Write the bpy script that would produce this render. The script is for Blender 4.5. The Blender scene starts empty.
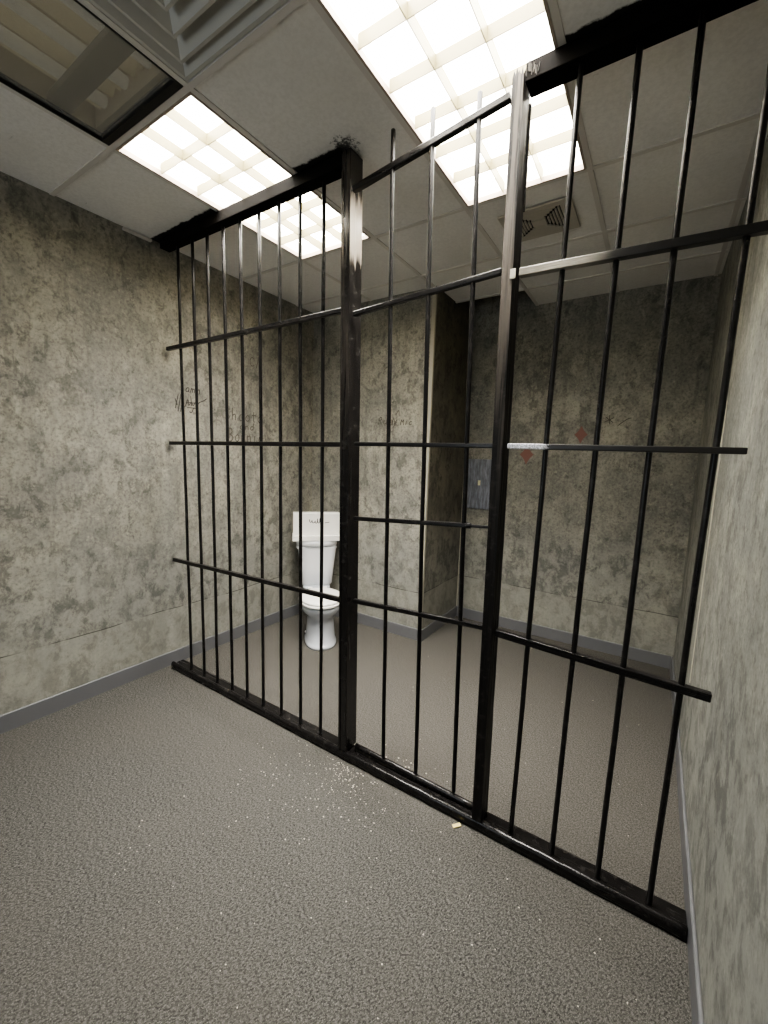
import bpy, bmesh, math, random
from mathutils import Vector, Matrix

S = bpy.context.scene
COL = S.collection
random.seed(7)

# ------------------------------------------------------------------ measures
H = 1.5665                       # camera height
XL, XR = -2.896, 0.2472          # left / right wall
YT, YB, YF = 3.1075, 3.8758, -2.9   # jutting block front, back wall, wall behind the camera
XJ = -1.595                      # side of the jutting block
ZC = 2.934                       # ceiling grid underside
TX = [-2.2235, -1.6135, -1.0035, -0.3935, 0.2165]
TY = [-2.643, -1.4165, -0.19, 1.0372, 2.2636, 2.885, 3.490]

# ------------------------------------------------------------------ materials
def new_mat(name):
    m = bpy.data.materials.new(name); m.use_nodes = True
    nt = m.node_tree; nt.nodes.clear()
    out = nt.nodes.new('ShaderNodeOutputMaterial')
    b = nt.nodes.new('ShaderNodeBsdfPrincipled')
    nt.links.new(b.outputs[0], out.inputs[0])
    return m, nt, b

class NT:
    """tiny helper for writing node graphs"""
    def __init__(s, nt): s.nt = nt
    def n(s, typ, **kw):
        nd = s.nt.nodes.new(typ)
        for k, v in kw.items():
            if k.startswith('i_'):
                key = k[2:]
                key = int(key) if key.isdigit() else key
                if hasattr(v, 'node'): s.nt.links.new(v, nd.inputs[key])
                else: nd.inputs[key].default_value = v
            else: setattr(nd, k, v)
        return nd
    def link(s, a, b): s.nt.links.new(a, b)
    def pos(s): return s.n('ShaderNodeNewGeometry').outputs['Position']
    def mapping(s, v, scale=(1, 1, 1), rot=(0, 0, 0), loc=(0, 0, 0)):
        m = s.n('ShaderNodeMapping'); s.link(v, m.inputs[0])
        m.inputs['Scale'].default_value = scale; m.inputs['Rotation'].default_value = rot; m.inputs['Location'].default_value = loc
        return m.outputs[0]
    def noise(s, v, scale, detail=4, rough=.55, dist=0):
        n = s.n('ShaderNodeTexNoise'); s.link(v, n.inputs['Vector'])
        n.inputs['Scale'].default_value = scale; n.inputs['Detail'].default_value = detail
        n.inputs['Roughness'].default_value = rough; n.inputs['Distortion'].default_value = dist
        return n.outputs['Fac']
    def ramp(s, f, a, b, lo=0., hi=1.):
        n = s.n('ShaderNodeMapRange', interpolation_type='SMOOTHSTEP'); s.link(f, n.inputs[0])
        n.inputs[1].default_value = a; n.inputs[2].default_value = b
        n.inputs[3].default_value = lo; n.inputs[4].default_value = hi
        return n.outputs[0]
    def math(s, op, a, b=0., c=0.):
        n = s.n('ShaderNodeMath', operation=op)
        for i, v in enumerate((a, b, c)):
            if hasattr(v, 'node'): s.link(v, n.inputs[i])
            else: n.inputs[i].default_value = v
        return n.outputs[0]
    def mix(s, f, a, b):
        n = s.n('ShaderNodeMix', data_type='RGBA')
        for key, v in ((0, f), (6, a), (7, b)):
            if hasattr(v, 'node'): s.link(v, n.inputs[key])
            else: n.inputs[key].default_value = v if key == 0 else (*v, 1)
        return n.outputs[2]
    def sep(s, v):
        n = s.n('ShaderNodeSeparateXYZ'); s.link(v, n.inputs[0]); return n.outputs
    def bump(s, h, strength=.3, dist=.01):
        n = s.n('ShaderNodeBump'); n.inputs['Strength'].default_value = strength
        n.inputs['Distance'].default_value = dist; s.link(h, n.inputs['Height']); return n.outputs[0]

def plain(name, col, rough=.5, metal=0., emit=None, es=0., spec=None):
    m, nt, b = new_mat(name)
    b.inputs['Base Color'].default_value = (*col, 1); b.inputs['Roughness'].default_value = rough
    b.inputs['Metallic'].default_value = metal
    if spec is not None: b.inputs['Specular IOR Level'].default_value = spec
    if emit:
        b.inputs['Emission Color'].default_value = (*emit, 1); b.inputs['Emission Strength'].default_value = es
    return m

def wall_material(name, seam=True, tint=(1, 1, 1), spots=()):
    m, nt, b = new_mat(name); t = NT(nt)
    p = t.pos(); z = t.sep(p)[2]
    lo = t.noise(p, 1.0, 3, .5)
    md = t.noise(t.mapping(p, (1, 1, .8)), 4.6, 8, .72, .3)
    bl = t.noise(t.mapping(p, (1, 1, .75), loc=(3.1, 1.7, .4)), 11, 9, .74, .35)
    cl = t.noise(t.mapping(p, (1, 1, .7), loc=(7.3, 2.2, 1.4)), 2.4, 3, .55)
    fine = t.noise(p, 55, 5, .72)
    streak = t.noise(t.mapping(p, (22, 22, 1.6)), 1.0, 4, .6)
    c1 = (0.388*tint[0], 0.368*tint[1], 0.306*tint[2])        # warm beige plaster
    c2 = (0.250*tint[0], 0.244*tint[1], 0.214*tint[2])        # grey
    c3 = (0.084*tint[0], 0.082*tint[1], 0.076*tint[2])        # dark blotches
    col = t.mix(t.ramp(md, .38, .60), c1, c2)
    col = t.mix(t.math('MULTIPLY', t.ramp(lo, .42, .66), .6), col, (0.20*tint[0], 0.197*tint[1], 0.178*tint[2]))
    blot = t.math('MULTIPLY', t.ramp(bl, .49, .585), t.ramp(cl, .38, .60, .22, 1.0))
    col = t.mix(t.math('MULTIPLY', blot, .58), col, c3)
    sp2 = t.math('MULTIPLY', t.ramp(t.noise(t.mapping(p, (1, 1, .8), loc=(1, 5, 9)), 24, 6, .75, .2), .52, .62), t.ramp(bl, .44, .54, .12, 1.0))
    col = t.mix(t.math('MULTIPLY', sp2, .62), col, c3)
    pale = t.ramp(t.noise(t.mapping(p, loc=(9, 4, 2)), 17, 7, .75), .56, .68)
    col = t.mix(t.math('MULTIPLY', pale, .55), col, (0.48*tint[0], 0.45*tint[1], 0.37*tint[2]))
    col = t.mix(t.math('MULTIPLY', t.ramp(streak, .50, .75), .30), col, c3)
    col = t.mix(t.math('MULTIPLY', t.ramp(fine, .48, .66), .60), col, (0.12, 0.115, 0.10))
    col = t.mix(t.math('MULTIPLY', t.ramp(fine, .48, .30), .30), col, (0.44*tint[0], 0.415*tint[1], 0.345*tint[2]))
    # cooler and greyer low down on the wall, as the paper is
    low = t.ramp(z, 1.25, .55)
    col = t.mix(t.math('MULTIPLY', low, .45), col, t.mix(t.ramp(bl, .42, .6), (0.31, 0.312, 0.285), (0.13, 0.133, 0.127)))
    hgt = t.math('ADD', t.math('MULTIPLY', bl, .6), t.math('MULTIPLY', fine, .35))
    if seam:
        wob = t.math('MULTIPLY', t.math('SUBTRACT', t.noise(p, 2.2, 2), .5), .03)
        d = t.math('ABSOLUTE', t.math('SUBTRACT', t.math('ADD', z, wob), .425))
        below = t.ramp(t.math('ADD', z, wob), .427, .421)
        col = t.mix(t.math('MULTIPLY', below, .30), col, (0.36, 0.352, 0.305))
        line = t.math('MULTIPLY', t.ramp(d, .0045, .0015), t.ramp(t.noise(p, 3.5, 3), .38, .5))
        col = t.mix(t.math('MULTIPLY', line, .85), col, (0.05, 0.048, 0.042))
    for c in spots:                                       # small dark spots on the paper just below each rail end
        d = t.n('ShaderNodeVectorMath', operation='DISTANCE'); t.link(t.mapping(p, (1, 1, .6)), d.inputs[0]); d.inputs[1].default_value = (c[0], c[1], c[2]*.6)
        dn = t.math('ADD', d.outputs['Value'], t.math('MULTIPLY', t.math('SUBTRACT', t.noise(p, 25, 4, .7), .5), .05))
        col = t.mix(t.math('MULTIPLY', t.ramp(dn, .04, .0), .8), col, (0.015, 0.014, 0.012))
    t.link(col, b.inputs['Base Color'])
    b.inputs['Roughness'].default_value = .62
    b.inputs['Specular IOR Level'].default_value = .25
    t.link(t.bump(hgt, .22, .006), b.inputs['Normal'])
    return m

def carpet_material():
    m, nt, b = new_mat('carpet'); t = NT(nt); p = t.pos()
    pr = t.mapping(p, (1, 1.0, 1), rot=(0, 0, .5))
    loops = t.noise(t.mapping(pr, (1, .5, 1)), 195, 4, .78)
    mid = t.noise(p, 75, 5, .75)
    big = t.noise(p, 1.3, 3, .5)
    fleck = t.noise(t.mapping(p, loc=(3, 3, 3)), 260, 2, .6)
    col = t.mix(t.ramp(loops, .39, .61), (0.025, 0.0245, 0.0228), (0.128, 0.125, 0.115))
    col = t.mix(t.math('MULTIPLY', t.ramp(mid, .45, .60), .45), col, (0.068, 0.066, 0.061))
    col = t.mix(t.math('MULTIPLY', t.ramp(fleck, .58, .66), .6), col, (0.28, 0.27, 0.245))
    # light painted in: warm and paler inside the cell, cool grey out front
    y = t.sep(p)[1]
    col = t.mix(t.math('MULTIPLY', t.ramp(y, 1.2, 1.9), .30), col, (0.106, 0.095, 0.080))
    col = t.mix(t.math('MULTIPLY', t.ramp(big, .42, .7), .25), col, (0.095, 0.088, 0.077))
    t.link(col, b.inputs['Base Color'])
    b.inputs['Roughness'].default_value = .95
    b.inputs['Specular IOR Level'].default_value = .1
    t.link(t.bump(t.math('ADD', loops, t.math('MULTIPLY', mid, .5)),   .6, .0045), b.inputs['Normal'])
    return m

def black_paint(name, paled=0.0, axis=2, rough=.27, spec=.32, patch=False):
    m, nt, b = new_mat(name); t = NT(nt); p = t.pos()
    sc = [60, 60, 60]; sc[axis] = 2.2
    st = t.noise(t.mapping(p, tuple(sc)), 1.0, 5, .65)
    blot = t.noise(p, 26, 4, .6)
    col = t.mix(t.ramp(blot, .5, .75), (0.009, 0.0082, 0.008), (0.030, 0.028, 0.026))
    if paled > 0:
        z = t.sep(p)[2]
        hi = t.math('ADD', t.ramp(z, 1.15, 2.55), .06)  # paler streaks higher up, mostly on the front face
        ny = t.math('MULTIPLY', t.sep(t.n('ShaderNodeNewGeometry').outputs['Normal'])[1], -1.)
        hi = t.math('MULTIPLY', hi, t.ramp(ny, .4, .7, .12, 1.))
        msk = t.math('MINIMUM', t.math('MULTIPLY', t.ramp(st, .38, .60), t.math('MULTIPLY', hi, paled)), 1.)
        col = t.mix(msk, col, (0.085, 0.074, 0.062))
        if patch:
            nx_ = t.sep(t.n('ShaderNodeNewGeometry').outputs['Normal'])[0]
            zz = t.math('ADD', z, t.math('MULTIPLY', t.math('SUBTRACT', st, .5), .30))
            k = t.math('MULTIPLY', t.math('MULTIPLY', t.ramp(zz, 2.44, 2.50), t.ramp(zz, 2.78, 2.72)), t.ramp(nx_, .6, .8))
            col = t.mix(k, col, (0.40, 0.355, 0.305))
    t.link(col, b.inputs['Base Color'])
    t.link(t.ramp(st, .35, .7, rough - .05, rough + .08), b.inputs['Roughness'])
    b.inputs['Specular IOR Level'].default_value = spec
    t.link(t.bump(t.math('ADD', st, t.math('MULTIPLY', blot, .5)), .15, .002), b.inputs['Normal'])
    return m

def ceiling_material():
    m, nt, b = new_mat('ceiling_tile'); t = NT(nt); p = t.pos()
    f = t.noise(p, 60, 5, .7); lo = t.noise(p, 1.6, 3)
    col = t.mix(t.ramp(f, .35, .7), (0.84, 0.82, 0.785), (0.76, 0.74, 0.705))
    col = t.mix(t.math('MULTIPLY', t.ramp(lo, .45, .7), .35), col, (0.68, 0.655, 0.61))
    # scuffs, and black overspray where the posts and beams were painted in place
    sc = t.noise(t.mapping(p, (1, 5, 1), rot=(0, 0, .6)), 5.0, 5, .7, .8)
    col = t.mix(t.math('MULTIPLY', t.ramp(sc, .66, .74), .5), col, (0.25, 0.24, 0.22))
    for c, r in (((-1.29, 1.575, ZC), .062), ((-0.2, 1.555, ZC), .0)):
        if r <= 0: continue
        d = t.n('ShaderNodeVectorMath', operation='DISTANCE'); t.link(p, d.inputs[0]); d.inputs[1].default_value = c
        sp = t.math('ADD', d.outputs['Value'], t.math('MULTIPLY', t.math('SUBTRACT', t.noise(p, 38, 4, .8), .5), .22))
        col = t.mix(t.math('MULTIPLY', t.ramp(sp, r, r*.35), .9), col, (0.015, 0.014, 0.013))
    y = t.sep(p)[1]
    band = t.math('ABSOLUTE', t.math('SUBTRACT', t.math('ADD', y, t.math('MULTIPLY', t.math('SUBTRACT', t.noise(p, 14, 4, .7), .5), .05)), 1.615))
    gap = t.math('ABSOLUTE', t.math('ADD', t.sep(p)[0], .915))
    col = t.mix(t.math('MULTIPLY', t.ramp(band, .058, .046), t.ramp(gap, .37, .41)), col, (0.012, 0.011, 0.010))
    t.link(col, b.inputs['Base Color']); b.inputs['Roughness'].default_value = .9
    t.link(t.bump(f, .25, .004), b.inputs['Normal'])
    return m

def glint_rail():
    """black rail with a bright reflection painted as silver on its left end (painted in x -0.49 .. -0.34)"""
    m, nt, b = new_mat('black_rail_painted_glint'); t = NT(nt); p = t.pos()
    x = t.sep(p)[0]; sp = t.noise(p, 160, 3, .7)
    e = t.math('ADD', x, t.math('MULTIPLY', t.math('SUBTRACT', sp, .5), .10))
    k = t.ramp(e, -.335, -.355)
    col = t.mix(k, (0.014, 0.012, 0.010), t.mix(t.ramp(sp, .38, .62), (0.34, 0.34, 0.37), (0.85, 0.85, 0.92)))
    t.link(col, b.inputs['Base Color']); b.inputs['Roughness'].default_value = .4
    return m

def rail_pale():
    """black rail whose left third is a paler, streaked tone"""
    m, nt, b = new_mat('black_rail_pale_end'); t = NT(nt); p = t.pos()
    x = t.sep(p)[0]; sp = t.noise(t.mapping(p, (4, 60, 60)), 1, 4, .7)
    e = t.math('ADD', x, t.math('MULTIPLY', t.math('SUBTRACT', sp, .5), .22))
    k = t.math('MULTIPLY', t.ramp(e, -.16, -.30), .9)
    col = t.mix(k, (0.011, 0.010, 0.009), t.mix(t.ramp(sp, .4, .6), (0.20, 0.185, 0.155), (0.42, 0.39, 0.32)))
    t.link(col, b.inputs['Base Color']); b.inputs['Roughness'].default_value = .35
    return m

def metal_panel():
    m, nt, b = new_mat('brushed_panel'); t = NT(nt); p = t.pos()
    st = t.noise(t.mapping(p, (60, 1, 9)), 1.0, 5, .7); bl = t.noise(p, 18, 4, .6)
    col = t.mix(t.ramp(st, .35, .68), (0.15, 0.155, 0.175), (0.30, 0.31, 0.35))
    col = t.mix(t.math('MULTIPLY', t.ramp(bl, .5, .7), .5), col, (0.15, 0.15, 0.165))
    t.link(col, b.inputs['Base Color']); b.inputs['Metallic'].default_value = .25
    b.inputs['Roughness'].default_value = .42
    return m

M = dict(
    wall=wall_material('plaster_wallpaper'),
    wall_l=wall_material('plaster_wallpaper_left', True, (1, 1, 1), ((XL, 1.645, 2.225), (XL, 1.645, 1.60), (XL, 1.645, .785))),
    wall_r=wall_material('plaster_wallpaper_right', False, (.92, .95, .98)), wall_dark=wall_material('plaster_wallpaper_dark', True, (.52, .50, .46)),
    carpet=carpet_material(), ceil=ceiling_material(),
    grid=plain('grid_paint', (0.66, 0.63, 0.585), .5),
    base=plain('grey_vinyl', (0.150, 0.151, 0.158), .42),
    corner=plain('pale_bead', (0.40, 0.38, 0.31), .6),
    blk=black_paint('black_paint', 0, 2, .30),
    blkx=black_paint('black_paint_rail', 0, 0, .30),
    post=black_paint('black_paint_post', .5, 2, .20, .5, True),
    post2=black_paint('black_paint_pale_post', 1.1, 2, .5, .15),
    gate=black_paint('black_paint_gate', 0, 2, .42, .18),
    beam=plain('black_beam', (0.008, 0.0072, 0.0068), .8, spec=.06),
    sill=black_paint('black_paint_sill', 0, 0, .22),
    rail_glint=glint_rail(), rail_pale=rail_pale(), panel=metal_panel(),
    cream=plain('cream_plastic', (0.75, 0.70, 0.45), .5),
    china=plain('white_china', (0.84, 0.85, 0.87), .10, spec=.7),
    china_matt=plain('white_lid', (0.92, 0.90, 0.85), .3),
    china_shaded=plain('white_china_shaded', (0.52, 0.54, 0.58), .10, spec=.8),  # same white china, with cool shading put into the colour
    chrome=plain('chrome', (0.7, 0.7, 0.7), .15, 1.0),
    frame=plain('fixture_frame', (0.40, 0.33, 0.27), .45),
    housing=plain('fixture_housing', (0.80, 0.79, 0.74), .4),
    louver=plain('louver_blade', (0.27, 0.24, 0.13), .35),
    glow=plain('lamp_glow', (1, 1, 1), .5, emit=(1.0, 0.95, 0.86), es=9.0),
    off_box=plain('dim_housing', (0.72, 0.66, 0.55), .5),
    off_dark=plain('dim_cover', (0.34, 0.32, 0.28), .5),
    off_tube=plain('unlit_tube_faint_glow', (0.9, 0.9, 0.87), .3, emit=(1, 1, .95), es=.03),  # faint glow added, though the tube is off
    off_ref=plain('cream_reflector_glow', (0.9, 0.84, 0.66), .4, emit=(1, .9, .66), es=.02),  # faint glow added, though a reflector gives no light of its own
    blackgap=plain('black_gap', (0.012, 0.011, 0.010), .6),
    diff=plain('diffuser_paint', (0.55, 0.54, 0.50), .5),
    vent=plain('vent_paint', (0.50, 0.465, 0.40), .5),
    hole=plain('duct_dark', (0.02, 0.019, 0.017), .8),
    ink=plain('marker_ink', (0.085, 0.075, 0.062), .8),
    ink_dark=plain('marker_ink_dark', (0.05, 0.045, 0.04), .8),
    red=plain('red_paint', (0.25, 0.125, 0.105), .8),
    chip=plain('plaster_crumb', (0.55, 0.50, 0.42), .9),
    yellow=plain('yellow_chip', (0.68, 0.56, 0.22), .8),
    white=plain('white_strip', (0.62, 0.60, 0.55), .6),
    seam=plain('pale_seam', (0.52, 0.49, 0.40), .7),
)
# tinted lens of the unlit fixture
def tinted():
    m, nt, b = new_mat('tinted_lens')
    b.inputs['Base Color'].default_value = (0.45, 0.44, 0.41, 1); b.inputs['Roughness'].default_value = .3
    tr = nt.nodes.new('ShaderNodeBsdfTransparent'); tr.inputs[0].default_value = (1, .99, .95, 1)
    mx = nt.nodes.new('ShaderNodeMixShader'); mx.inputs[0].default_value = .36
    nt.links.new(tr.outputs[0], mx.inputs[1]); nt.links.new(b.outputs[0], mx.inputs[2])
    nt.links.new(mx.outputs[0], nt.nodes['Material Output'].inputs[0])
    return m
M['lens'] = tinted()

# ------------------------------------------------------------------ mesh helpers
def obj(name, bm, mat, parent=None, smooth=False, loc=None):
    me = bpy.data.meshes.new(name)
    bmesh.ops.recalc_face_normals(bm, faces=bm.faces[:])
    bm.to_mesh(me); bm.free()
    me.materials.append(mat)
    if smooth:
        for f in me.polygons: f.use_smooth = True
    o = bpy.data.objects.new(name, me); COL.objects.link(o)
    if parent:
        o.parent = parent
        o.matrix_parent_inverse = parent.matrix_basis.inverted()
    return o

def bevel_all(bm, w, seg=2):
    bmesh.ops.bevel(bm, geom=bm.edges[:], offset=w, segments=seg, profile=.5, affect='EDGES', clamp_overlap=True)
    return bm

def add_box(bm, x0, x1, y0, y1, z0, z1):
    v = [bm.verts.new(p) for p in ((x0,y0,z0),(x1,y0,z0),(x1,y1,z0),(x0,y1,z0),(x0,y0,z1),(x1,y0,z1),(x1,y1,z1),(x0,y1,z1))]
    for q in ((0,3,2,1),(4,5,6,7),(0,1,5,4),(1,2,6,5),(2,3,7,6),(3,0,4,7)):
        bm.faces.new([v[i] for i in q])
    return bm

def box(x0, x1, y0, y1, z0, z1, bev=0, seg=2):
    bm = add_box(bmesh.new(), x0, x1, y0, y1, z0, z1)
    if bev: bevel_all(bm, bev, seg)
    return bm

def add_quad(bm, *pts):
    bm.faces.new([bm.verts.new(p) for p in pts])

def stick(a, b, w, h, bev=.002, up=(0, 0, 1)):
    """a straight timber of section w x h from a to b"""
    a, b = Vector(a), Vector(b); d = (b - a).normalized(); u = Vector(up)
    if abs(d.dot(u)) > .95: u = Vector((0, 1, 0))
    s = d.cross(u).normalized(); t = s.cross(d).normalized()
    bm = bmesh.new(); rings = []
    for c in (a, b):
        rings.append([bm.verts.new(c + s*i*w/2 + t*j*h/2) for i, j in ((-1,-1),(1,-1),(1,1),(-1,1))])
    bm.faces.new(rings[0][::-1]); bm.faces.new(rings[1])
    for k in range(4): bm.faces.new([rings[0][k], rings[0][(k+1)%4], rings[1][(k+1)%4], rings[1][k]])
    if bev: bevel_all(bm, bev, 2)
    return bm

def rod(a, b, r, n=14, wob=0.0, bev=True):
    a, b = Vector(a), Vector(b); d = (b - a).normalized()
    s = d.cross(Vector((0, 1, 0)) if abs(d.y) < .9 else Vector((1, 0, 0))).normalized(); t = s.cross(d).normalized()
    L = (b - a).length; bm = bmesh.new(); rings = []
    steps = [(0, .8), (.002/L, 1)] + [(i/10, 1) for i in range(1, 10)] + [(1-.002/L, 1), (1, .8)]
    for k, (f, q) in enumerate(steps):
        o = Vector((random.uniform(-wob, wob), random.uniform(-wob, wob), 0)) if 1 < k < len(steps)-2 else Vector()
        c = a + (b - a)*f + o
        rings.append([bm.verts.new(c + (s*math.cos(6.28319*i/n) + t*math.sin(6.28319*i/n))*r*q) for i in range(n)])
    bm.faces.new(rings[0][::-1]); bm.faces.new(rings[-1])
    for r0, r1 in zip(rings, rings[1:]):
        for i in range(n): bm.faces.new([r0[i], r0[(i+1)%n], r1[(i+1)%n], r1[i]])
    return bm

def loft(sections, n=40, cap0=True, cap1=True):
    """sections: (z, cx, cy, rx, ry_front, ry_back, power) super-ellipses"""
    bm = bmesh.new(); rings = []
    for (z, cx, cy, rx, ryf, ryb, pw) in sections:
        ring = []
        for i in range(n):
            a = 2*math.pi*i/n; ca, sa = math.cos(a), math.sin(a)
            x = math.copysign(abs(ca)**(2/pw), ca)*rx
            y = math.copysign(abs(sa)**(2/pw), sa)*(ryb if sa > 0 else ryf)
            ring.append(bm.verts.new((cx + x, cy + y, z)))
        rings.append(ring)
    if cap0: bm.faces.new(rings[0][::-1])
    if cap1: bm.faces.new(rings[-1])
    for r0, r1 in zip(rings, rings[1:]):
        for i in range(n): bm.faces.new([r0[i], r0[(i+1)%n], r1[(i+1)%n], r1[i]])
    return bm

def thing(name, label, cat, loc=(0, 0, 0), rotz=0, group=None):
    o = bpy.data.objects.new(name, None); COL.objects.link(o)
    o.empty_display_size = .1
    o.location = loc; o.rotation_euler = (0, 0, rotz)
    o['label'] = label; o['category'] = cat
    if group: o['group'] = group
    return o

def tag(o, label, cat, group=None, kind=None):
    o['label'] = label; o['category'] = cat
    if group: o['group'] = group
    if kind: o['kind'] = kind
    return o

def struct(name, bm, mat, parent=None, smooth=False):
    o = obj(name, bm, mat, parent, smooth)
    if not parent: o['kind'] = 'structure'
    return o

def local(parent, name, bm, mat, smooth=False):
    """part modelled in its thing's own frame"""
    o = obj(name, bm, mat, None, smooth); o.parent = parent
    return o

# ------------------------------------------------------------------ room shell
floor = struct('floor', box(XL-.12, XR+.12, YF-.12, YB+.12, -.1, 0), M['carpet'])
T_ = .1
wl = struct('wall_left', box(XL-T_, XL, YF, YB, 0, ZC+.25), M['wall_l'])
wr = struct('wall_right', box(XR, XR+T_, YF, YB, 0, ZC+.25), M['wall_r'])
wb = struct('wall_back', box(XJ, XR, YB, YB+T_, 0, ZC+.25), M['wall'])
wc = struct('wall_corner', box(XL, XJ, YT, YB+T_, 0, ZC+.25), M['wall'])
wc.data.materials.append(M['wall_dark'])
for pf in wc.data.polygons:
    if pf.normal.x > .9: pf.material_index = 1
wf = struct('wall_front', box(XL-T_, XR+T_, YF-T_, YF, 0, ZC+.25), M['wall'])
bt, bh = .013, .103
def board(x0, x1, y0, y1): 
    bm = add_box(bmesh.new(), x0, x1, y0, y1, 0, bh)
    ed = [e for e in bm.edges if all(v.co.z > bh-.001 for v in e.verts)]
    bmesh.ops.bevel(bm, geom=ed, offset=.006, segments=3, profile=.5, affect='EDGES')
    return bm
struct('baseboard_left', board(XL, XL+bt, YF, YT), M['base'])
struct('baseboard_right', board(XR-bt, XR, YF, YB), M['base'])
struct('baseboard_back', board(XJ+bt, XR-bt, YB-bt, YB), M['base'])
struct('baseboard_corner', board(XL+bt, XJ, YT-bt, YT), M['base'])
struct('baseboard_side', board(XJ, XJ+bt, YT-bt, YB), M['base'])
struct('trim_1', box(XJ-.030, XJ+.002, YT-.003, YT+.02, bh, ZC-.02), M['corner'])
struct('trim_2', box(XL, XL+.022, 1.395, 1.565, ZC-.016, ZC-.003), M['white'])
# pale seam of the wall covering on the right wall and in the back corner
obj('wallpaper_seam', box(XR-.003, XR, 2.570, 2.590, .475, 1.9), M['seam'], wr)
obj('wallpaper_seam', box(XJ+.001, XJ+.007, YB-.004, YB, bh, 1.5), M['seam'], wb)

# ceiling: tiles in a grid, with open bays for the recessed fittings
xs = [XL] + TX + [XR]; ys = [YF] + TY + [YB]
open_bays = {(1, 3), (1, 4), (3, 4), (3, 1), (2, 3)}
bm = bmesh.new()
for i in range(len(xs)-1):
    for j in range(len(ys)-1):
        if (i, j) in open_bays: continue
        if xs[i] < XJ and ys[j] > YT: continue
        dz = random.uniform(.004, .008)
        add_box(bm, xs[i], xs[i+1], ys[j], ys[j+1], ZC+dz, ZC+.02)
# the near half of the bay that holds the louvred air diffuser is an ordinary tile
add_box(bm, TX[1], TX[2], TY[2], TY[3]-.615, ZC+.006, ZC+.02)
ceil = struct('ceiling', bm, M['ceil'])
bm = bmesh.new()
for x in TX:
    add_box(bm, x-.012, x+.012, YF, YB if x > XJ else YT, ZC, ZC+.018)
for y in TY:
    add_box(bm, XL if y < YT else XJ, XR, y-.012, y+.012, ZC-.0006, ZC+.0174)
add_box(bm, TX[1], TX[2], TY[3]-.627, TY[3]-.603, ZC-.0004, ZC+.017)
obj('ceiling_grid', bm, M['grid'], ceil)
obj('ceiling_deck', box(XL-T_, XR+T_, YF-T_, YB+T_, ZC+.27, ZC+.3), M['hole'], ceil)

# ------------------------------------------------------------------ lit recessed lights
def light(name, x0, y0, label, group=None, nx=3, ny=6):
    g = .013; W, L = .61-2*g, 1.2264-2*g
    t = thing(name, label, 'ceiling light', (x0+g+W/2, y0+g+L/2, ZC), 0, group)
    f = .010; d = .15
    bm = bmesh.new()                                    # visible rim
    for a in ((-W/2, W/2, -L/2, -L/2+f), (-W/2, W/2, L/2-f, L/2), (-W/2, -W/2+f, -L/2+f, L/2-f), (W/2-f, W/2, -L/2+f, L/2-f)):
        add_box(bm, *a, -.003, .02)
    local(t, 'frame', bm, M['frame'])
    bm = bmesh.new()                                    # housing, open below
    for a in ((-W/2+.001, W/2-.001, -L/2+.001, -L/2+.006), (-W/2+.001, W/2-.001, L/2-.006, L/2-.001),
              (-W/2+.001, -W/2+.006, -L/2+.006, L/2-.006), (W/2-.006, W/2-.001, -L/2+.006, L/2-.006)):
        add_box(bm, *a, .02, d)
    add_box(bm, -W/2+.001, W/2-.001, -L/2+.001, L/2-.001, d, d+.006)
    local(t, 'housing', bm, M['housing'])
    local(t, 'lamp_panel', box(-W/2+.008, W/2-.008, -L/2+.008, L/2-.008, .090, .095), M['glow'])
    w, l = W-2*f, L-2*f; h0, h1 = .004, .050
    bm = bmesh.new()                                    # egg-crate louvre of thin wedge blades
    def blade(ax, c, a0, a1):
        t0, t1 = .0016, .0045
        if ax == 'x':
            pts = [(c-t0, h0), (c+t0, h0), (c+t1, h1), (c-t1, h1)]
            vs = [[bm.verts.new((p, a, z)) for p, z in pts] for a in (a0, a1)]
        else:
            pts = [(c-t0, h0), (c+t0, h0), (c+t1, h1), (c-t1, h1)]
            vs = [[bm.verts.new((a, p, z)) for p, z in pts] for a in (a0, a1)]
        bm.faces.new(vs[0]); bm.faces.new(vs[1][::-1])
        for k in range(4): bm.faces.new([vs[0][k], vs[1][k], vs[1][(k+1)%4], vs[0][(k+1)%4]])
    for i in range(1, nx): blade('x', -w/2 + w*i/nx, -l/2, l/2)
    for j in range(1, ny): blade('y', -l/2 + l*j/ny, -w/2, w/2)
    local(t, 'louver', bm, M['louver'])
    la = bpy.data.lights.new('tube_light', 'AREA'); la.shape = 'RECTANGLE'; la.size = W-.03; la.size_y = L-.03
    la.energy = 26; la.color = (1.0, .965, .90); la.spread = math.radians(102)
    lo = bpy.data.objects.new('tube_light', la); COL.objects.link(lo); lo.parent = t; lo.location = (0, 0, .086)
    return t
light('ceiling_light', TX[0], TY[3], 'lit recessed louvred light crossed by the beam of the left bars', 'lit ceiling lights')
light('ceiling_light', TX[2], TY[3], 'glaring lit recessed light over the gate, the brighter and wider looking one', 'lit ceiling lights')
light('ceiling_light', TX[2], TY[1], 'added unseen recessed light behind the viewer, lighting the open floor', 'lit ceiling lights')  # fixture added out of view to light the foreground floor

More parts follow.
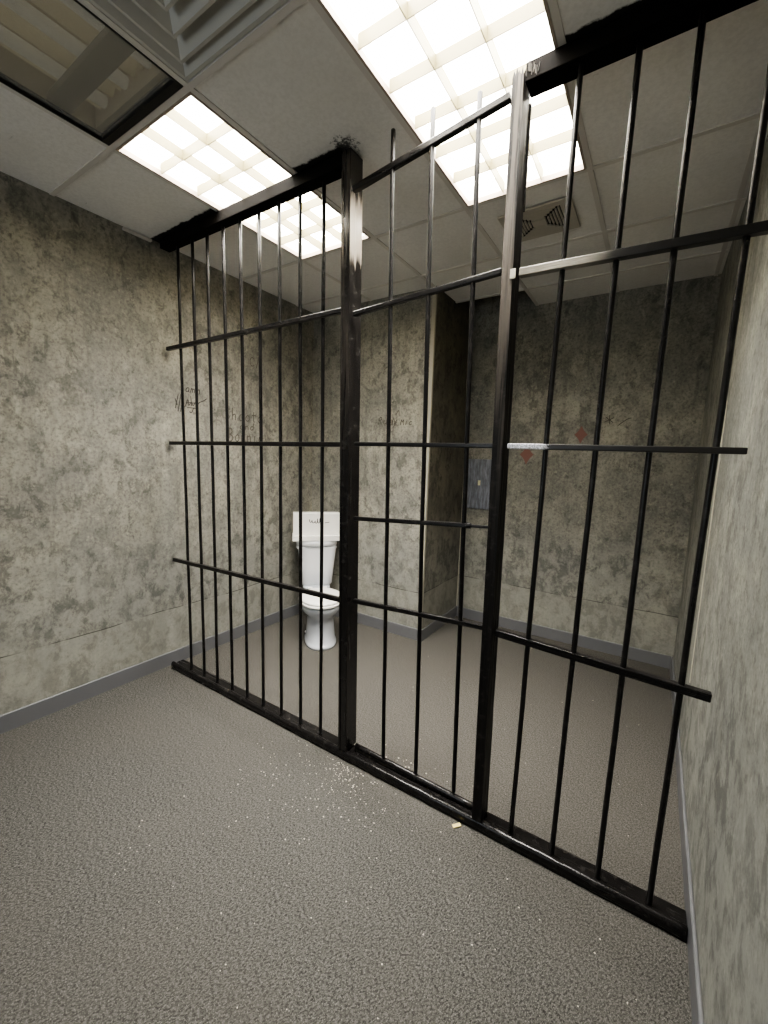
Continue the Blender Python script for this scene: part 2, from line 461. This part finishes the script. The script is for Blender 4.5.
# unlit fitting with a tinted lens
g = .013; W, L = .61-2*g, 1.2264-2*g
t = thing('ceiling_light', 'unlit recessed ceiling light with dark tinted lens and tubes showing through', 'ceiling light', (TX[0]+g+W/2, TY[2]+g+L/2, ZC))
bm = bmesh.new()
for a in ((-W/2, W/2, -L/2, -L/2+.008), (-W/2, W/2, L/2-.030, L/2), (-W/2, -W/2+.006, -L/2+.008, L/2-.030), (W/2-.006, W/2, -L/2+.008, L/2-.030)):
    add_box(bm, *a, -.002, .03)
local(t, 'frame', bm, M['blackgap'])
bm = bmesh.new()
for a in ((-W/2+.001, W/2-.001, -L/2+.001, -L/2+.006), (-W/2+.001, W/2-.001, L/2-.006, L/2-.001),
          (-W/2+.001, -W/2+.006, -L/2+.006, L/2-.006), (W/2-.006, W/2-.001, -L/2+.006, L/2-.006)):
    add_box(bm, *a, .03, .13)
add_box(bm, -W/2+.001, W/2-.001, -L/2+.001, L/2-.001, .13, .136)
local(t, 'housing', bm, M['off_box'])
for k in (-1, 0, 1):                                     # ridged cream reflectors with a tube between
    cx = k*.175
    bm = bmesh.new()
    for s in (-1, 1):
        x0 = cx + s*.028; x1 = cx + s*.085
        pr = [(x0, .118), (cx + s*.055, .085), (x1, .122)]
        vs = [[bm.verts.new((x, y, z)) for x, z in pr] for y in (-L/2+.02, L/2-.056)]
        for q in (0, 1): bm.faces.new([vs[0][q], vs[0][q+1], vs[1][q+1], vs[1][q]])
    local(t, 'reflector', bm, M['off_ref'])
    local(t, 'tube', rod((cx, -L/2+.03, .088), (cx, L/2-.06, .088), .024), M['off_tube'], True)
local(t, 'cover_strap', box(-W/2+.008, W/2-.008, .372, .452, .030, .058), M['off_dark'])
local(t, 'cover_strap', box(-W/2+.008, W/2-.008, -.325, -.235, .030, .060), M['off_dark'])
local(t, 'end_plate', box(-W/2+.008, W/2-.008, L/2-.055, L/2-.034, .032, .125), M['off_box'])
local(t, 'lens', box(-W/2+.006, W/2-.006, -L/2+.008, L/2-.030, .012, .016), M['lens'])

# ------------------------------------------------------------------ louvred air diffuser beside the unlit light
t = thing('air_diffuser', 'grey square ceiling air diffuser of nested stepped louvres at top edge', 'air vent', ((TX[1]+TX[2])/2, TY[3]-.3075, ZC))
R0 = .29
def ring(bm, r0, z0, r1, z1, th=.0025):
    o = [bm.verts.new((sx*r0, sy*r0, z0)) for sx, sy in ((-1,-1),(1,-1),(1,1),(-1,1))]
    i = [bm.verts.new((sx*r1, sy*r1, z1)) for sx, sy in ((-1,-1),(1,-1),(1,1),(-1,1))]
    o2 = [bm.verts.new((v.co.x, v.co.y, v.co.z+th)) for v in o]; i2 = [bm.verts.new((v.co.x, v.co.y, v.co.z+th)) for v in i]
    for k in range(4):
        q = (k+1) % 4
        bm.faces.new([o[k], o[q], i[q], i[k]]); bm.faces.new([o2[q], o2[k], i2[k], i2[q]])
        bm.faces.new([o[k], o2[k], o2[q], o[q]]); bm.faces.new([i[q], i2[q], i2[k], i[k]])
bm = bmesh.new(); ring(bm, R0+.003, .004, R0-.012, .002); ring(bm, R0-.012, .002, R0-.06, .045)
local(t, 'frame', bm, M['diff'])
for k, (r0, r1) in enumerate(((.245, .185), (.180, .125), (.118, .070))):
    bm = bmesh.new(); ring(bm, r0, .006, r0-.012, .004); ring(bm, r0-.012, .004, r1, .050)
    local(t, 'louver', bm, M['diff'])
local(t, 'centre_plate', box(-.062, .062, -.062, .062, .004, .008), M['diff'])
local(t, 'duct', box(-R0+.002, R0-.002, -R0+.002, R0-.002, .06, .065), M['hole'])

# small four-way air vent inside the cell
t = thing('air_vent', 'small cream four-way air vent in cell ceiling behind the right post', 'air vent', (-.690, 2.575, ZC), .0)
bm = bmesh.new(); a, b_ = .155, .118
for q in ((-a-.035, a+.035, -a, -b_), (-a-.035, a+.035, b_, a), (-a-.035, -b_-.012, -b_, b_), (b_+.012, a+.035, -b_, b_)):
    add_box(bm, *q, -.012, -.001)
local(t, 'frame', bm, M['vent'])
local(t, 'duct', box(-b_-.012, b_+.012, -b_, b_, -.003, -.001), M['hole'])
local(t, 'centre_plate', box(-.038, .038, -.032, .032, -.013, -.004), M['vent'])
for s in (-1, 1):
    bm = bmesh.new()
    for k in range(5):
        x = s*(.052 + k*.0165); hl = min(.030 + k*.0175, b_-.006)
        v = [(x-.0042, -hl, -.012), (x+.0042, -hl, -.012), (x+.0042, hl, -.012), (x-.0042, hl, -.012)]
        add_box(bm, x-.0042, x+.0042, -hl, hl, -.012, -.003)
    local(t, 'louver', bm, M['vent'])
    bm = bmesh.new()
    for k in range(5):
        y = s*(.0425 + k*.0165); hl = min(.034 + k*.0175, b_)
        add_box(bm, -hl, hl, y-.0068, y+.0068, -.012, -.003)
    local(t, 'louver', bm, M['vent'])

# ------------------------------------------------------------------ the bars
SX0, SX1 = -2.836, XR-bt-.003        # clear width between the skirtings
SILL = .048
BY = 1.615
# sill: a flat board with a rounded glossy nosing along its front edge
bm = box(SX0+.003, SX1, 1.600, 1.668, 0.001, .036, .003)
sill_t = thing('floor_sill', 'long glossy black timber sill on the carpet beneath the bars and gate', 'sill', (-1.3, 1.62, 0))
obj('board', bm, M['sill'], sill_t)
bm = bmesh.new(); n = 90; rings = []
prof = [(1.579, .001), (1.577, .030), (1.579, .041), (1.585, .0475), (1.595, SILL), (1.604, .045), (1.6075, .036), (1.6075, .001)]
for k in range(n+1):
    x = SX0 + (SX1-SX0)*k/n; w = random.uniform(-.0012, .0012)
    rings.append([bm.verts.new((x, y + w, z + (random.uniform(-.0012, .0012) if z > .02 else 0))) for y, z in prof])
for r0, r1 in zip(rings, rings[1:]):
    for i in range(len(prof)): bm.faces.new([r0[i], r1[i], r1[(i+1) % len(prof)], r0[(i+1) % len(prof)]])
bm.faces.new(rings[0]); bm.faces.new(rings[-1][::-1])
obj('nosing', bm, M['sill'], sill_t, True)

# proportion that carries a height read at y=1.6 to another depth
def zat(z, y): return H + (z-H)*y/1.6

# ---- left panel
P1 = thing('bar_panel', 'black panel of nine upright bars between left wall and thick middle post', 'bars', (-2.1, BY, SILL))
post1 = stick((-1.243, 1.628, SILL), (-1.291, 1.628, ZC-.004), .052, .092, .003, up=(0, 1, 0))
obj('post', post1, M['post'], P1)
obj('post_strip', stick((-1.259, 1.584, SILL+.004), (-1.308, 1.584, ZC-.09), .010, .012, .001, up=(0, 1, 0)), M['post'], P1)
obj('top_beam', stick((XL+.078, 1.616, 2.901), (-1.31, 1.616, 2.899), .066, .060, .003), M['beam'], P1)
lb = [-2.667, -2.512, -2.363, -2.206, -2.056, -1.905, -1.745, -1.587, -1.434]
lt = [-2.690, -2.532, -2.381, -2.228, -2.076, -1.919, -1.765, -1.616, -1.459]
for x0, x1 in zip(lb, lt):
    obj('bar', rod((x0, BY+.016, .0365), (x1, BY+.012, 2.872), .0095, wob=.0012), M['blk'], P1, True)
for z0, z1 in ((2.255, 2.262), (1.633, 1.634), (.812, .846)):
    obj('rail', stick((-2.822, BY, z0), (-1.275, BY, z1), .024, .024, .003), M['blkx'], P1)

# ---- gate between the two posts
P2 = thing('barred_gate', 'narrow black barred gate between the two posts, three bar tips above its top rail', 'gate', (-.87, 1.63, SILL))
def gy(z): return 1.640 - .062*(z-.05)/2.9
for (x0, x1, zt) in ((-1.021, -1.041, 2.915), (-.834, -.859, 2.926), (-.637, -.669, 2.903)):
    obj('bar', rod((x0, gy(.07), .075), (x1, gy(zt), zt), .0095, wob=.0012), M['gate'], P2, True)
def grail(xa, za, xb, zb, w=.022, mat=None):
    ya, yb = gy(za), gy(zb)
    if xb > -.6: xb = -.5265 - .028*(zat(zb, yb)-SILL)/2.847
    return obj('rail', stick((xa, ya, zat(za, ya)), (xb, yb, zat(zb, yb)), w, w, .004), mat or M['blkx'], P2)
grail(-1.245, 2.762, -.535, 2.858, .026)
grail(-1.237, 2.229, -.530, 2.274)
grail(-1.222, 1.637, -.522, 1.634, .019)
grail(-1.222, 1.279, -.625, 1.311, .020)
grail(-.640, 1.309, -.522, 1.314, .012)
obj('coupling', rod((-.640, gy(1.3), zat(1.310, gy(1.3))), (-.618, gy(1.3), zat(1.311, gy(1.3))), .0125), M['blkx'], P2, True)
grail(-1.218, .866, -.520, .899)
obj('bottom_rail', rod((-1.195, 1.640, .062), (-.527, 1.640, .050), .0135), M['sill'], P2, True)

# ---- right panel
P3 = thing('bar_panel', 'black panel of four upright bars between splintered right post and right wall', 'bars', (-.1, BY, SILL))
def splinter_post():
    bm = bmesh.new(); nx, ny = 9, 9
    b0, t0 = Vector((-.503, 1.620, SILL)), Vector((-.531, 1.620, 2.895))
    w, d = .040, .086; per = []
    for i in range(nx): per.append((-w/2 + w*i/(nx-1), -d/2))
    for i in range(1, ny): per.append((w/2, -d/2 + d*i/(ny-1)))
    for i in range(1, nx): per.append((w/2 - w*i/(nx-1), d/2))
    for i in range(1, ny-1): per.append((-w/2, d/2 - d*i/(ny-1)))
    rings = []
    for f in [0] + [k/24 for k in range(1, 24)] + [1]:
        ring = []
        for k, (px, py) in enumerate(per):
            c = b0.lerp(t0, f); e = .0007
            z = c.z
            if f == 1: z += (.0, .024, .006, .032, .012, .020, .003, .028)[k % 8]*.95
            ring.append(bm.verts.new((c.x + px + random.uniform(-e, e), c.y + py + random.uniform(-e, e), z)))
        rings.append(ring)
    n = len(per)
    for r0, r1 in zip(rings, rings[1:]):
        for i in range(n): bm.faces.new([r0[i], r0[(i+1)%n], r1[(i+1)%n], r1[i]])
    bm.faces.new(rings[0][::-1])
    c = bm.verts.new((t0.x, t0.y, 2.885))
    for i in range(n): bm.faces.new([rings[-1][i], rings[-1][(i+1)%n], c])
    return bm
obj('post', splinter_post(), M['post2'], P3)
obj('post_strip', stick((-.507, 1.668, 2.50), (-.508, 1.668, 2.86), .006, .010, .001, up=(0, 1, 0)), M['post2'], P3)
obj('top_beam', stick((-.508, 1.622, 2.9015), (XR-.004, 1.622, 2.9015), .080, .060, .003), M['beam'], P3)
bm = bmesh.new()                                        # torn fibres where beam meets post
for k in range(11):
    x = -.507 + .0042*k; z = random.uniform(2.868, 2.905)
    a_ = stick((x, 1.580, z), (x + random.uniform(-.003, .006), 1.5785, z + random.uniform(.015, .034)), .0022, .0022, 0)
    me = bpy.data.meshes.new('tmp'); a_.to_mesh(me); a_.free(); bm.from_mesh(me); bpy.data.meshes.remove(me)
obj('splinters', bm, M['post2'], P3)
for x0, x1 in zip([-.367, -.205, -.042, .1215], [-.336, -.168, -.014, .158]):
    obj('bar', rod((x0, BY, .0365), (x1, BY, 2.874), .0095, wob=.0012), M['blk'], P3, True)
obj('rail', stick((-.488, BY-.006, 2.258), (XR-.004, BY-.006, 2.239), .030, .028, .003), M['rail_pale'], P3)
obj('rail', stick((-.486, BY-.012, 1.634), (.214, BY-.012, 1.626), .020, .020, .003), M['rail_glint'], P3)
obj('rail', stick((-.486, BY, .885), (.212, BY, .852), .028, .028, .003), M['blkx'], P3)
obj('end_cap', box(-.512, -.492, 1.570, 1.5765, zat(2.268, 1.575)-.028, zat(2.268, 1.575)+.006, .002), M['corner'], P3)

# ------------------------------------------------------------------ toilet, set across the corner
ux, uy = -.66372, .74798
base = Vector((ux*3.56, uy*3.56, 0)); sx_, sy_ = uy, -ux
base = base + Vector((sx_*-.018, sy_*-.018, 0))
ang = math.atan2(-ux, uy) + .075
toi = thing('toilet', 'small white toilet standing diagonally across the cell corner behind left bars', 'toilet', base, ang)
# own frame: +y towards the corner, -y towards the viewer
bx = .014
bowl = loft([(0.000, bx, -.06, .133, .240, .20, 2.6), (.018, bx, -.06, .135, .243, .20, 2.6), (.030, bx, -.06, .129, .232, .19, 2.5),
             (.048, bx, -.055, .124, .218, .19, 2.5), (.10, bx, -.05, .121, .202, .19, 2.5), (.17, bx, -.05, .115, .188, .20, 2.4),
             (.225, bx, -.05, .113, .188, .22, 2.3), (.252, bx, -.05, .126, .205, .26, 2.2), (.28, bx, -.05, .155, .232, .30, 2.2),
             (.310, bx, -.05, .172, .248, .32, 2.2), (.350, bx, -.05, .176, .254, .32, 2.2)])
local(toi, 'bowl', bowl, M['china_shaded'], True)
seat = loft([(.351, bx, -.05, .180, .258, .20, 2.15), (.356, bx, -.05, .186, .264, .205, 2.15), (.368, bx, -.05, .186, .264, .205, 2.15), (.373, bx, -.05, .181, .259, .20, 2.15)])
local(toi, 'seat', seat, M['china_matt'], True)
lid = loft([(.374, bx, -.05, .174, .250, .20, 2.15), (.378, bx, -.05, .180, .256, .205, 2.15), (.388, bx, -.05, .180, .256, .205, 2.15), (.396, bx, -.05, .165, .235, .185, 2.15), (.398, bx, -.05, .10, .16, .12, 2.1)])
lo = local(toi, 'seat_lid', lid, M['china_matt'], True)
for s in (-1, 1):
    local(toi, 'hinge', rod((s*.065-.02, .165, .385), (s*.065+.02, .165, .385), .010), M['china_matt'], True)
ty = .375
tank = loft([(.372, 0, ty, .140, .080, .075, 4.5), (.385, .004, ty, .146, .088, .085, 4.5), (.55, .004, ty, .160, .096, .09, 4.5),
             (.715, .004, ty, .180, .104, .095, 4.5), (.722, 0, ty, .188, .106, .095, 4.5), (.735, 0, ty, .192, .110, .095, 4.5), (.742, 0, ty, .186, .104, .092, 4.5)], 56)
local(toi, 'tank', tank, M['china'], True)
neck = loft([(.345, 0, .28, .13, .10, .12, 3), (.372, 0, .30, .12, .10, .13, 3)])
local(toi, 'tank_shelf', neck, M['china_shaded'], True)
rim = loft([(.742, 0, ty, .170, .098, .088, 3.2), (.750, 0, ty, .188, .120, .095, 3.2), (.786, 0, ty, .195, .126, .095, 3.2), (.800, 0, ty, .192, .120, .092, 3.2)], 56)
local(toi, 'tank_lid', rim, M['china'], True)
local(toi, 'ledge', box(-.225, .228, ty-.125, ty+.06, .800, .852, .006), M['china_matt'])
pnl = box(-.220, .210, ty-.085, ty+.035, .852, 1.056, .006)
pn = local(toi, 'back_panel', pnl, M['china_matt'])
for s in (-1, 1):
    local(toi, 'bolt_cap', loft([(.030, bx + s*.118, .02, .012, .012, .012, 2), (.040, bx + s*.118, .02, .011, .011, .011, 2), (.047, bx + s*.118, .02, .005, .005, .005, 2)], 14), M['china'], True)

# ------------------------------------------------------------------ handwriting and marks
def strokes(name, lines, place, width, mat, parent, local_=False):
    """lines: list of polylines in (u, v); place maps (u, v, lift) to a point on the surface"""
    bm = bmesh.new()
    for ln in lines:
        pts = []
        for (a, b) in zip(ln, ln[1:]):
            for k in range(4): pts.append((a[0]+(b[0]-a[0])*k/4, a[1]+(b[1]-a[1])*k/4))
        pts.append(ln[-1])
        for _ in range(2):
            pts = [pts[0]] + [((p[0]+2*q[0]+r[0])/4, (p[1]+2*q[1]+r[1])/4) for p, q, r in zip(pts, pts[1:], pts[2:])] + [pts[-1]]
        prev = None
        for k, p in enumerate(pts):
            q0, q1 = pts[max(0, k-1)], pts[min(len(pts)-1, k+1)]
            dx, dy = q1[0]-q0[0], q1[1]-q0[1]; l = math.hypot(dx, dy) or 1
            nx_, ny_ = -dy/l*width/2, dx/l*width/2
            cur = (bm.verts.new(place(p[0]+nx_, p[1]+ny_, .0008)), bm.verts.new(place(p[0]-nx_, p[1]-ny_, .0008)))
            if prev: bm.faces.new([prev[0], prev[1], cur[1], cur[0]])
            prev = cur
    o = obj(name, bm, mat, None if local_ else parent)
    if local_: o.parent = parent
    return o

G = {  # simple hand-drawn capitals and small letters in a 1 x 1 box
 'S': [[(.8,.95),(.4,1),(.15,.8),(.35,.55),(.7,.4),(.75,.15),(.4,0),(.1,.1)]],
 'h': [[(.15,1.1),(.15,0)],[(.15,.4),(.45,.6),(.65,.45),(.65,0)]],
 'o': [[(.5,.6),(.2,.45),(.2,.12),(.5,0),(.8,.15),(.78,.48),(.5,.6)]],
 't': [[(.45,1),(.45,.1),(.65,0)],[(.15,.65),(.8,.68)]],
 'r': [[(.2,.6),(.22,0)],[(.22,.35),(.45,.58),(.75,.55)]],
 'a': [[(.75,.55),(.35,.6),(.12,.3),(.35,0),(.72,.2),(.75,.6),(.75,.1),(.92,0)]],
 'n': [[(.15,.6),(.15,0)],[(.15,.4),(.45,.6),(.7,.45),(.72,0)]],
 'd': [[(.7,.55),(.35,.6),(.12,.3),(.35,0),(.7,.2)],[(.72,1.1),(.72,0)]],
 'B': [[(.15,1.1),(.15,0)],[(.15,1.1),(.55,1.05),(.65,.85),(.5,.62),(.15,.58)],[(.3,.58),(.75,.45),(.8,.2),(.55,0),(.15,0)]],
 'i': [[(.4,.6),(.4,0)],[(.4,.85),(.45,.9)]],
 'e': [[(.15,.32),(.75,.35),(.6,.6),(.25,.55),(.12,.25),(.35,0),(.8,.1)]],
 'C': [[(.8,.85),(.45,1),(.15,.7),(.15,.3),(.45,0),(.85,.15)]],
 'l': [[(.3,1.1),(.3,.1),(.5,0)]],
 'M': [[(.05,0),(.15,1),(.45,.3),(.75,1),(.9,0)]],
 'R': [[(.15,0),(.18,1),(.6,.95),(.65,.65),(.2,.5)],[(.35,.5),(.8,0)]],
 'u': [[(.15,.6),(.18,.12),(.45,0),(.7,.2)],[(.72,.6),(.75,.05),(.9,0)]],
 'm': [[(.1,.6),(.1,0)],[(.1,.4),(.3,.6),(.45,.45),(.45,0)],[(.45,.4),(.65,.6),(.85,.45),(.85,0)]],
 'y': [[(.15,.6),(.4,.15)],[(.75,.6),(.35,-.4),(.1,-.4)]],
 'c': [[(.75,.5),(.4,.6),(.15,.3),(.4,0),(.8,.12)]],
}
def write(text, u, v, w, h, slant=.08):
    out = []
    for ch in text:
        for ln in G.get(ch, []):
            out.append([(u + (p[0]+p[1]*slant)*w*.95, v + p[1]*h) for p in ln])
        u += w*(1.0 if ch != ' ' else .7)
    return out
onL = lambda u, v, e: (XL + e, u, v)
onT = lambda u, v, e: (u, YT - e, v)
onB = lambda u, v, e: (u, YB - e, v)
strokes('graffiti', write('Shoota', 2.10, 1.845, .064, .085) + write('and', 2.24, 1.775, .052, .055) + write('Bonnie', 2.13, 1.675, .060, .095), onL, .008, M['ink'], wl)
strokes('graffiti', write('C', 2.34, 2.30, .07, .075) + [[(2.415, 2.29), (2.45, 2.40)]], onL, .0055, M['ink'], wl)
scr = write('amm', 1.775, 2.005, .040, .055, .3)
scr += [[(1.70, 1.88), (1.725, 1.98)], [(1.72, 1.86), (1.745, 1.985)], [(1.738, 1.86), (1.760, 1.97), (1.768, 1.88), (1.80, 1.97), (1.80, 1.90), (1.825, 1.95), (1.835, 1.905), (1.86, 1.955), (1.865, 1.90), (1.885, 1.945), (1.915, 1.955), (1.95, 1.98)],
        [(1.78, 1.93), (1.84, 1.935), (1.87, 1.93)], [(1.82, 1.98), (1.825, 1.91)], [(1.84, 1.90), (1.825, 1.86), (1.805, 1.868)], [(1.79, 1.895), (1.86, 1.90), (1.88, 1.875)], [(1.70, 1.95), (1.715, 1.905)]]
strokes('graffiti', scr, onL, .0065, M['ink_dark'], wl)
strokes('graffiti', write('Rumy', -2.115, 1.875, .052, .065, .25) + write('de Mic', -1.99, 1.865, .040, .055, .2) + [[(-1.93, 1.95), (-1.90, 2.0), (-1.895, 1.94)]], onT, .007, M['ink'], wc)
rs = [[(-.40, 1.93), (-.33, 1.965)], [(-.36, 1.915), (-.365, 1.985)], [(-.39, 1.97), (-.335, 1.925)], [(-.30, 1.90), (-.24, 1.95), (-.21, 1.96)]]
strokes('graffiti', rs, onB, .006, M['ink'], wb)
def diamond(cx, cz, w, h):
    bm = bmesh.new()
    pts = []
    for k in range(4):
        a = (math.pi/2)*k; c0 = (math.cos(a)*w, math.sin(a)*h); c1 = (math.cos(a+math.pi/2)*w, math.sin(a+math.pi/2)*h)
        for j in range(5):
            f = j/5; q = 1 - .16*math.sin(math.pi*f)
            pts.append(((c0[0]*(1-f)+c1[0]*f)*q, (c0[1]*(1-f)+c1[1]*f)*q))
    bm.faces.new([bm.verts.new((cx+x, YB-.0008, cz+z)) for x, z in pts])
    return obj('painted_diamond', bm, M['red'], wb)
diamond(-1.000, 1.655, .062, .090)
diamond(-.565, 1.830, .052, .075)
# scribble on the toilet's back panel (the toilet's own frame)
onP = lambda u, v, e: (u, ty-.085-e, v)
ps = [[(-.075,1.00),(-.07,.975),(-.055,.97),(-.05,.995),(-.045,.965),(-.025,.97),(-.02,.99),(-.02,.965),(0,.965),(.0,1.015),(.005,.965),(.02,.965),(.022,1.02),(.026,.965),(.045,.965)], [(.07,.968),(.11,.972)]]
so = strokes('signature', ps, onP, .006, M['ink_dark'], pn, True)

# ------------------------------------------------------------------ metal plate on the back wall
t = thing('access_panel', 'grey metal plate fixed to the back wall, small pale tag in its middle', 'panel', (-1.440, YB, 1.12))
obj('plate', box(-1.578, -1.302, YB-.016, YB-.001, 1.125, 1.602, .003), M['panel'], t)
obj('tag', box(-1.436, -1.412, YB-.0185, YB-.016, 1.352, 1.400, .001), M['cream'], t)

# ------------------------------------------------------------------ crumbs on the carpet
def crumb(bm, x, y, s):
    h = s*random.uniform(.3, .6); a = random.uniform(0, 6.3); k = random.choice((4, 5, 6))
    b0 = [bm.verts.new((x+math.cos(a+6.283*i/k)*s*random.uniform(.6, 1.2), y+math.sin(a+6.283*i/k)*s*random.uniform(.5, 1.1), .001)) for i in range(k)]
    t0 = [bm.verts.new((v.co.x*.75+x*.25, v.co.y*.75+y*.25, h+.001)) for v in b0]
    bm.faces.new(t0); bm.faces.new(b0[::-1])
    for i in range(k): bm.faces.new([b0[i], b0[(i+1)%k], t0[(i+1)%k], t0[i]])
bm = bmesh.new()
for k in range(150): crumb(bm, random.gauss(-1.13, .17), min(1.55, random.gauss(1.40, .13)), random.uniform(.0015, .0042))
for k in range(70): crumb(bm, random.gauss(-1.17, .06), random.uniform(1.46, 1.56), random.uniform(.0015, .004))
for k in range(90): crumb(bm, random.uniform(-1.7, .1), random.uniform(.55, 1.5), random.uniform(.0014, .0034))
for k in range(26): crumb(bm, random.uniform(-1.15, -.52), random.uniform(1.68, 1.82), random.uniform(.002, .006))
for k in range(30): crumb(bm, random.uniform(-1.5, .1), random.uniform(1.8, 3.0), random.uniform(.0014, .003))
o = obj('plaster_crumbs', bm, M['chip'])
tag(o, 'scattered pale plaster crumbs on carpet around the foot of middle post', 'debris', kind='stuff')
bm = bmesh.new()
q = stick((-.592, 1.538, .004), (-.568, 1.566, .005), .017, .004, .001)
o = obj('paint_chip', q, M['yellow'])
tag(o, 'small yellow chip on carpet in front of the sill by right post', 'chip')

# ------------------------------------------------------------------ light, world, camera
w = bpy.data.worlds.new('world'); S.world = w; w.use_nodes = True
w.node_tree.nodes['Background'].inputs[0].default_value = (.5, .55, .6, 1)
w.node_tree.nodes['Background'].inputs[1].default_value = .02
# daylight lamp added unseen behind the viewer to light the open floor
ld = bpy.data.lights.new('daylight_fill', 'AREA'); ld.shape = 'RECTANGLE'; ld.size = 1.1; ld.size_y = 1.5
ld.energy = 14; ld.color = (.86, .94, 1.0)
lo_ = bpy.data.objects.new('daylight_fill', ld); COL.objects.link(lo_)
lo_.location = (-1.7, YF+.05, 1.5); lo_.rotation_euler = (math.radians(90), 0, 0)

cam = bpy.data.cameras.new('camera'); co = bpy.data.objects.new('camera', cam); COL.objects.link(co)
yaw, pitch, roll, f = .57607689, -.125117, .0328364639, 415.0935
fw = Vector((-math.sin(yaw)*math.cos(pitch), math.cos(yaw)*math.cos(pitch), math.sin(pitch)))
r = Vector((math.cos(yaw), math.sin(yaw), 0)); u = r.cross(fw)
r2 = r*math.cos(roll) + u*math.sin(roll); u2 = -r*math.sin(roll) + u*math.cos(roll)
mt = Matrix((r2, u2, -fw)).transposed().to_4x4(); mt.translation = (0, 0, H)
co.matrix_world = mt
cam.sensor_fit = 'VERTICAL'; cam.sensor_height = 36; cam.lens = f/1024*36
cam.clip_start = .02
S.camera = co
S.view_settings.view_transform = 'AgX'
S.view_settings.look = 'AgX - Medium High Contrast'
S.view_settings.exposure = 1.15
S.cycles.use_denoising = True
S.cycles.max_bounces = 10; S.cycles.diffuse_bounces = 6; S.cycles.glossy_bounces = 4
S.cycles.sample_clamp_indirect = 6
